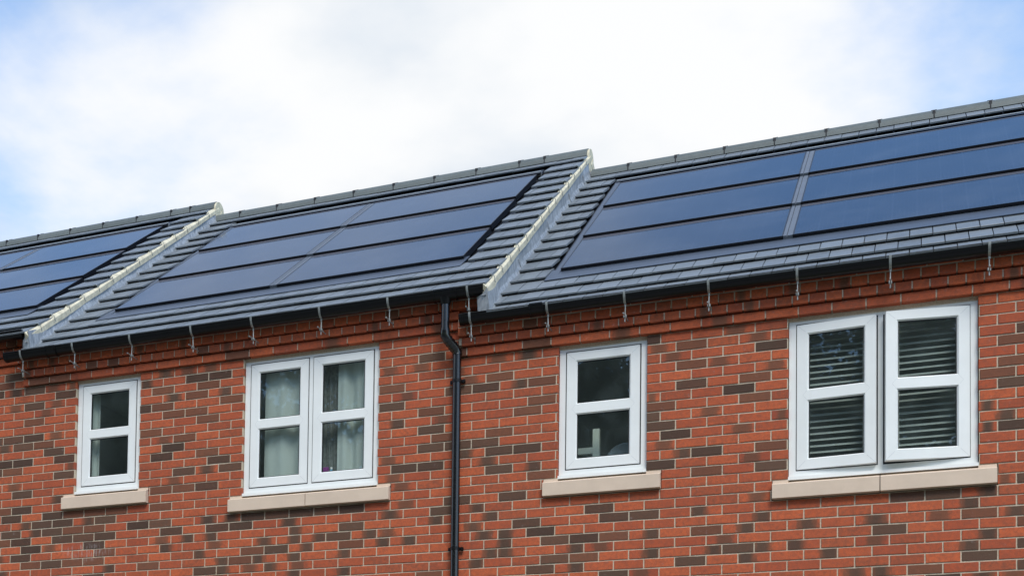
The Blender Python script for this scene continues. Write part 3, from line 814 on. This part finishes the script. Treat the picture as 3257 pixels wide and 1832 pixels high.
# --- downpipe of the middle house
H = HOUSES[1]; org = tuple(H.location)
m2 = MB(); r_ = .034
xu, yu, xl, yl = 4.318, -.159, 4.388, -.050
m2.tube([(xu, yu, ZB + 1.66), (xu, yu, ZB + 1.35)], r_, 20)
m2.tube([(xl, yl, ZB + 1.235), (xl + .008, yl, .12)], r_, 20)
DP = build('downpipe', m2, MT['pipe'], H, org, smooth=True)
m2 = MB(); m2.tube([(xu, yu, ZB + 1.385), (xu, yu, ZB + 1.350), (xu + .012, yu + .02, ZB + 1.322), (xl - .012, yl - .02, ZB + 1.262), (xl, yl, ZB + 1.235), (xl, yl, ZB + 1.215)], [.040, .040, .039, .039, .040, .040], 20)
for f_ in (.12, .42, .68, .9):
    p = Vector((xu + .01, yu + .015, ZB + 1.328)).lerp(Vector((xl - .01, yl - .015, ZB + 1.258)), f_); d_ = Vector((xl - xu, yl - yu, -.09)).normalized()
    m2.tube([p - d_ * .005, p + d_ * .005], .0425, 20)
build('pipe_offset', m2, MT['pipe'], DP, org, smooth=True)
m2 = MB(); m2.tube([(xu, yu, ZB + 1.405), (xu, yu, ZB + 1.372)], .0375, 20); build('pipe_socket', m2, MT['pipe'], DP, org, smooth=True)
m2 = MB(); m2.tube([(xu, yu, ZB + 1.655), (xu, yu, ZB + 1.60)], [.055, .037], 20); build('pipe_outlet', m2, MT['plastic'], DP, org, smooth=True)
for zc_ in (1.000, -.366, -2.1):
    m2 = MB(); x_ = xl + .004 * (1 - zc_) / 2
    m2.tube([(x_, yl, ZB + zc_ + .013), (x_, yl, ZB + zc_ - .013)], .0385, 20)
    m2.box(x_ - .062, x_ + .062, yl + .022, yl + .036, ZB + zc_ - .014, ZB + zc_ + .014)
    m2.tube([(x_ + .052, yl + .024, ZB + zc_), (x_ + .052, -.001, ZB + zc_)], .009, 10)
    m2.tube([(x_ + .052, yl + .014, ZB + zc_), (x_ + .052, yl + .026, ZB + zc_)], .012, 10)
    build('pipe_clip', m2, MT['plastic'], DP, org, smooth=True)

# ------------------------------------------------------------------ windows
def ring_boxes(mb, x0, x1, z0, z1, l, r, b, t, y0, y1):
    mb.box(x0, x0 + l, y0, y1, z0, z1); mb.box(x1 - r, x1, y0, y1, z0, z1)
    mb.box(x0 + l, x1 - r, y0, y1, z0, z0 + b); mb.box(x0 + l, x1 - r, y0, y1, z1 - t, z1)
def bevel_ring(mb, x0, x1, z0, z1, w, y0, y1):     # sloping bead round the pane
    P = [(x0, z0), (x1, z0), (x1, z1), (x0, z1)]; Q = [(x0 + w, z0 + w), (x1 - w, z0 + w), (x1 - w, z1 - w), (x0 + w, z1 - w)]
    for i in range(4):
        j = (i + 1) % 4
        mb.quad([(P[i][0], y0, P[i][1]), (P[j][0], y0, P[j][1]), (Q[j][0], y1, Q[j][1]), (Q[i][0], y1, Q[i][1])])
def window(w):
    H = HOUSES[w['h']]; org = Vector(H.location)
    x0, x1 = w['X0'] + .003, w['X1'] - .003; zb, zt = Z(w['b0']) - .005, Z(w['b1']) - .004
    yf = .036
    mb = MB()
    bot = .072
    ring_boxes(mb, x0, x1, zb + .028, zt, .047, .045, bot - .032, .041, yf, yf + .07)
    mx_ = None
    if w['split']:
        mx_ = (x0 + x1) / 2 + (.0 if w['h'] == 1 else -.003); mb.box(mx_ - .0165, mx_ + .0165, yf + .001, yf + .07, zb + bot - .004, zt - .041)
    WN = build('window', mb, MT['upvc'], H, org)
    mb = MB()                                     # projecting plastic cill under the frame
    mb.hexa([(x0 - .004, yf - .030, zb), (x1 + .004, yf - .030, zb), (x1 + .004, yf + .08, zb + .002), (x0 - .004, yf + .08, zb + .002),
             (x0 - .004, yf - .030, zb + .024), (x1 + .004, yf - .030, zb + .024), (x1 + .004, yf + .08, zb + .0275), (x0 - .004, yf + .08, zb + .0275)])
    build('window_cill', mb, MT['upvc'], WN, org)
    mb = MB(); ring_boxes(mb, x0 + .046, x1 - .044, zb + bot - .005, zt - .040, .016, .016, .016, .016, yf + .006, yf + .06)
    if mx_: mb.box(mx_ - .030, mx_ + .030, yf + .006, yf + .06, zb + bot + .011, zt - .056)
    build('gasket', mb, MT['gasket'], WN, org)
    sashes = [(x0 + .0562, x1 - .0542, 0, 0)] if not w['split'] else [(x0 + .0562, mx_ - .0240, -1, w.get('openL', 0)), (mx_ + .0240, x1 - .0542, 1, w.get('openR', 0))]
    for (a, b, hinge, ang_) in sashes:
        za, zd = zb + bot + .005, zt - .0502
        zm = (za + zd) / 2 + .011
        hx = a if hinge <= 0 else b
        hp = Vector((hx, yf + .03, 0))
        mb = MB(); st = .071; y0, y1 = yf - .006, yf + .05
        ring_boxes(mb, a, b, za, zd, st, st, st, .066, y0, y1)
        mb.box(a + st, b - st, y0 + .0004, y1, zm - .036, zm + .036)
        for (p, q_) in ((za + st, zm - .036), (zm + .036, zd - .066)):
            bevel_ring(mb, a + st, b - st, p, q_, .010, y0 + .001, y0 + .014)
        mj = mb; nf0 = len(mb.f)
        for (px_, pz_, sx_, sz_) in ((a, za, 1, 1), (b, za, -1, 1), (a, zd, 1, -1), (b, zd, -1, -1)):  # mitre joints at the corners
            t_ = .0009
            e_ = st if sz_ > 0 else .066
            mj.quad([(px_ + t_ * sx_, y0 - .0004, pz_), (px_, y0 - .0004, pz_ + t_ * sz_), (px_ + sx_ * (st - .012), y0 - .0004, pz_ + sz_ * (e_ - .010 + t_)), (px_ + sx_ * (st - .012 + t_), y0 - .0004, pz_ + sz_ * (e_ - .010))])
        for sx_, xx in ((1, a + st), (-1, b - st)):
            tip = xx - sx_ * .030
            for sg in (-1, 1):
                mj.quad([(tip, y0 - .0004, zm), (tip, y0 - .0004, zm + .0012 * sg), (xx, y0 - .0004, zm + sg * .0372), (xx, y0 - .0004, zm + sg * .036)])
        cs = build('casement', mb, MT['upvc'], WN, hp); cs.data.materials.append(simple_cached('joint_line', (0.45, 0.47, 0.50)))
        for i in range(nf0, len(mb.f)): cs.data.polygons[i].material_index = 1
        cs.location = hp - org; cs.rotation_euler = (0, 0, ang_)
        for (p, q_) in ((za + st, zm - .036), (zm + .036, zd - .066)):
            m3 = MB(); m3.box(a + st + .006, b - st - .006, yf + .0085, yf + .0125, p + .006, q_ - .006)
            pn = build('pane', m3, MT['glass'], WN, hp); pn.location = hp - org; pn.rotation_euler = (0, 0, ang_)
            m3 = MB(); ring_boxes(m3, a + st + .0085, b - st - .0085, p + .0085, q_ - .0085, .005, .005, .005, .005, yf + .0095 - .0025, yf + .030)
            gk = build('gasket', m3, MT['gasket'], WN, hp); gk.location = hp - org; gk.rotation_euler = (0, 0, ang_)
    # stone sill: one or two blocks, stooled ends, weathered top
    xs = [w['sx0'], w['sx1']] if not w['split'] else [w['sx0'], (w['sx0'] + w['sx1']) / 2 - .008, w['sx1']]
    zs0, zs1 = Z(w['b0'] - 2) + .006, Z(w['b0']) - .008
    for i in range(len(xs) - 1):
        a = xs[i] + (.003 if i else 0); b = xs[i + 1] - (.003 if i + 2 < len(xs) else 0)
        m3 = MB(); fy = -.046; zf = zs0 + .104
        prof = [(fy, zs0 + .003), (fy, zf), (fy + .006, zf + .004), (.030, zf + .026), (.030, zf + .030), (.10, zf + .030), (.10, zs0), (-.030, zs0), (-.034, zs0 + .006), (-.040, zs0)]
        m3.sweep([[(a, y, z) for y, z in prof], [(b, y, z) for y, z in prof]])
        # stooled end: level seat for the jamb brickwork
        for (p, q_, do) in ((a, w['X0'] + .002, i == 0), (w['X1'] - .002, b, i + 2 == len(xs))):
            if do: m3.hexa([(p, -.004, zf + .002), (q_, -.004, zf + .002), (q_, .095, zf + .002), (p, .095, zf + .002), (p, -.002, zs1 + .004), (q_, -.002, zs1 + .004), (q_, .095, zs1 + .004), (p, .095, zs1 + .004)])
        build('window_sill', m3, MT['stone'], H, org)
    # room behind
    m3 = MB(); xr0, xr1 = x0 - .35, x1 + .35; zr0, zr1 = zb - .80, zt + .10; yb = 3.0
    yfw = .16
    A = [(xr0, yfw, zr0), (xr1, yfw, zr0), (xr1, yb, zr0), (xr0, yb, zr0), (xr0, yfw, zr1), (xr1, yfw, zr1), (xr1, yb, zr1), (xr0, yb, zr1)]
    for f in ((0, 1, 2, 3), (7, 6, 5, 4), (1, 5, 6, 2), (2, 6, 7, 3), (3, 7, 4, 0)): m3.quad([A[i] for i in f])
    for (p, q_, c, d) in ((xr0, x0 + .03, zr0, zr1), (x1 - .03, xr1, zr0, zr1), (x0 + .03, x1 - .03, zr0, zb + .05), (x0 + .03, x1 - .03, zt - .02, zr1)):
        m3.box(p, q_, yfw - .052, yfw, c, d)
    build('room', m3, MT['room'], H, org)
    if w.get('openL'): WN['label'] = 'double window with both casements ajar'
    w['yi'] = yfw; w['geo'] = (x0, x1, zb, zt, mx_)
CACHE = {}
def simple_cached(n, c):
    if n not in CACHE: CACHE[n] = simple(n, c, 0.5)
    return CACHE[n]
WIN[3]['openL'] = R(-4.6); WIN[3]['openR'] = R(9.0)
for w in WIN: window(w)

# ------------------------------------------------------------------ what stands and hangs behind the panes
def curtain(label, x0, x1, z0, z1, y, folds, amp, seed, m='curtain', group='curtains behind the panes'):
    r = random.Random(seed); mb = MB(); n = 48; pts = []
    for i in range(n + 1):
        t = i / n; x = x0 + (x1 - x0) * t
        pts.append((x, y + amp * math.sin(t * folds * 2 * math.pi + seed) + amp * .5 * math.sin(t * folds * 4.3 * math.pi + 1.7 * seed)))
    for i in range(n):
        (xa, ya), (xb, yb) = pts[i], pts[i + 1]
        mb.quad([(xa, ya, z0), (xb, yb, z0), (xb, yb, z1), (xa, ya, z1)])
        mb.quad([(xb, yb + .002, z0), (xa, ya + .002, z0), (xa, ya + .002, z1), (xb, yb + .002, z1)])
    o = build('curtain', mb, MT[m], None, ((x0 + x1) / 2, y, z0), smooth=True); o.location = ((x0 + x1) / 2, y, z0)
    o['label'] = label; o['category'] = 'curtain'; o['group'] = group
    return o
x0, x1, zb, zt, _ = WIN[0]['geo']
curtain('narrow pale curtain edge at left behind the small left window', .80, .965, zb - .3, zt - .03, .145, 1.2, .012, 1)
x0, x1, zb, zt, mxx = WIN[1]['geo']
curtain('wide pale curtain filling the left casement of the double window beside the downpipe', 2.625, 3.045, zb + .11, zt - .03, .138, 1.3, .012, 2)
curtain('pale curtain drawn to the right side of the right casement of the curtained double window', 3.305, 3.63, zb + .11, zt - .03, .14, 1.5, .018, 4)
curtain('dim grey voile hanging at left in the right casement, beside the pale curtain', 3.11, 3.32, zb - .3, zt - .03, .18, 4, .010, 5, 'voile')
# small things on the inner ledge of the curtained double window
m2 = MB(); m2.box(2.55, 3.62, .095, .158, zb + .085, zb + .105)
build('window_board', m2, MT['upvc'], HOUSES[1], tuple(HOUSES[1].location))
m2 = MB(); m2.box(3.190, 3.238, .098, .120, zb + .106, zb + .212)
for zq in (.12, .19): m2.box(3.189, 3.239, .097, .121, zb + zq, zb + zq + .004)
o = build('carton', m2, MT['purple'], None, (3.214, .109, zb + .106)); o.location = (3.214, .109, zb + .106)
o['label'] = 'upright purple carton standing on the inner window ledge'; o['category'] = 'box'
m2 = MB(); m2.tube([(3.262, .110, zb + z_) for z_ in (.106, .110, .165, .182, .192)], [.014, .017, .017, .010, .008], 14)
o = thing('bottle', 'small blue bottle beside the purple carton on the window ledge', 'bottle', (3.262, .110, zb + .106))
build('body', m2, MT['bluebottle'], o, (3.262, .110, zb + .106), smooth=True)
m2 = MB(); m2.tube([(3.262, .110, zb + .192), (3.262, .110, zb + .210)], .009, 12); build('cap', m2, MT['upvc'], o, (3.262, .110, zb + .106), smooth=True)
# single window of the right house: pale stand and a round-backed chair
x0, x1, zb, zt, _ = WIN[2]['geo']
o = thing('clothes_stand', 'blurred pale post with a crossbar at left inside the small right-hand window', 'stand', (5.44, .33, zb - .75))
m2 = MB(); m2.box(5.400, 5.452, .31, .35, zb - .75, zb + .45); build('post', m2, MT['wood'], o, (5.44, .33, zb - .75))
m2 = MB(); m2.box(5.20, 5.404, .315, .345, zb + .255, zb + .305); build('crossbar', m2, MT['wood'], o, (5.44, .33, zb - .75))
m2 = MB(); m2.box(5.28, 5.58, .22, .44, zb - .795, zb - .751); build('base', m2, MT['wood'], o, (5.44, .33, zb - .75))
cx_, cy_ = 5.66, .30
o = thing('chair', 'dark round-backed chair whose top edge shows at the bottom of the small right-hand window', 'chair', (cx_, cy_, zb - .79))
m2 = MB()
pr_ = [(math.cos(math.pi * i / 16), math.sin(math.pi * i / 16)) for i in range(17)]
ringc = lambda y, r_: [(cx_ + .155 * r_ * c_, y, zb + .155 + .155 * r_ * s_) for c_, s_ in pr_] + [(cx_ - .15 * r_, y, zb - .25), (cx_ + .15 * r_, y, zb - .25)]
m2.sweep([ringc(cy_ - .03, .92), ringc(cy_ - .018, 1), ringc(cy_ + .018, 1), ringc(cy_ + .03, .92)])
build('backrest', m2, MT['chair'], o, (cx_, cy_, zb - .79), smooth=True)
m2 = MB(); m2.box(cx_ - .21, cx_ + .21, cy_ - .01, cy_ + .42, zb - .36, zb - .29); build('seat', m2, MT['chair'], o, (cx_, cy_, zb - .79))
for sx_ in (-.19, .19):
    for y_ in (.02, .39):
        m2 = MB(); m2.tube([(cx_ + sx_, cy_ + y_, zb - .79), (cx_ + sx_, cy_ + y_, zb - .36)], .016, 8); build('leg', m2, MT['wood'], o, (cx_, cy_, zb - .79))
# venetian blinds of the open window
x0, x1, zb, zt, mxx = WIN[3]['geo']
for side, (a, b) in enumerate(((x0 + .045, mxx - .03), (mxx + .03, x1 - .045))):
    yb_ = .142
    lab = ('left', 'right')[side]
    o = thing('venetian_blind', f'grey slatted venetian blind behind the {lab} open casement', 'blind', ((a + b) / 2, yb_, zt - .06), 'blinds in the open window')
    og = ((a + b) / 2, yb_, zt - .06)
    m2 = MB(); m2.box(a, b, yb_ - .02, yb_ + .02, zt - .075, zt - .045); build('headrail', m2, MT['blind'], o, og)
    m2 = MB(); nseg = 4; tilt = R(36); wv = .0215
    for i in range(nseg):
        t0 = -1 + 2 * i / nseg; t1 = -1 + 2 * (i + 1) / nseg
        f_ = lambda t, d: ((wv * t) * math.cos(tilt) - (.0018 * (1 - t * t) + d) * math.sin(tilt), (wv * t) * math.sin(tilt) + (.0018 * (1 - t * t) + d) * math.cos(tilt))
        P = []
        for x in (a - og[0], b - og[0]): P.append([(x, *f_(t0, 0)), (x, *f_(t1, 0)), (x, *f_(t1, .0012)), (x, *f_(t0, .0012))])
        m2.sweep(P)
    sm = m2.mesh('slat'); sm.materials.append(MT['blind'])
    z_ = zt - .105; i = 0
    while z_ > zb + .05:
        s_ = obj('slat', sm, None, o, (0, rnd.uniform(-.001, .001), z_ - og[2])); s_.rotation_euler = (rnd.uniform(-.02, .02), 0, 0); z_ -= .046
    for fx in (.155, .845):
        xx = a + (b - a) * fx
        m2 = MB(); m2.box(xx - .005, xx + .005, yb_ - .028, yb_ - .026, zb + .03, zt - .07); build('ladder_cord', m2, MT['cord'], o, og)
    m2 = MB(); m2.box(a, b, yb_ - .018, yb_ + .018, zb + .02, zb + .036); build('bottom_rail', m2, MT['blind'], o, og)

# ------------------------------------------------------------------ the belt of trees across the road, which the window panes mirror
def leaf_mat():
    m, t, b = mat('foliage'); q = NB(t); p = q.pos()
    c = q.mix(q.ramp(q.noise(0.9, 4, 0.6, p), 0.35, 0.65), (0.040, 0.065, 0.026), (0.080, 0.110, 0.045))
    q.l(c, b.inputs['Base Color']); b.inputs['Roughness'].default_value = 0.7
    return m
rt = np.random.default_rng(5); vs = []
for tx in np.arange(-34, 20, 2.7):
    h = rt.uniform(15.0, 17.5); cx0 = tx + rt.uniform(-1, 1); cy0 = -27 + rt.uniform(-2, 2)
    for c in range(54):
        ctr = np.array([cx0 + rt.normal(0, 1.7), cy0 + rt.normal(0, 1.6), h * (0.22 + 0.72 * rt.random() ** .8)]); rad = rt.uniform(.9, 1.8)
        n = 330; d = rt.normal(size=(n, 3)); d /= np.linalg.norm(d, axis=1)[:, None]
        P = ctr + d * rad * rt.uniform(.5, 1, (n, 1)) * np.array([1, 1, .8])
        u = rt.normal(size=(n, 3)); u /= np.linalg.norm(u, axis=1)[:, None]; v = np.cross(u, d); v /= np.linalg.norm(v, axis=1)[:, None] + 1e-6
        s_ = rt.uniform(.07, .17, (n, 1))
        vs.append(np.stack([P - u * s_, P + v * s_ * .6, P + u * s_, P - v * s_ * .6], 1))
V = np.concatenate(vs).reshape(-1, 3); nf = len(V) // 4
me = bpy.data.meshes.new('tree_belt'); me.from_pydata(V.tolist(), [], np.arange(nf * 4).reshape(-1, 4).tolist())
tb = obj('tree_belt', me, leaf_mat(), None, kind='stuff')
tb['label'] = 'belt of leafy trees across the road, seen only as dark mirrored foliage in the window panes'; tb['category'] = 'trees'
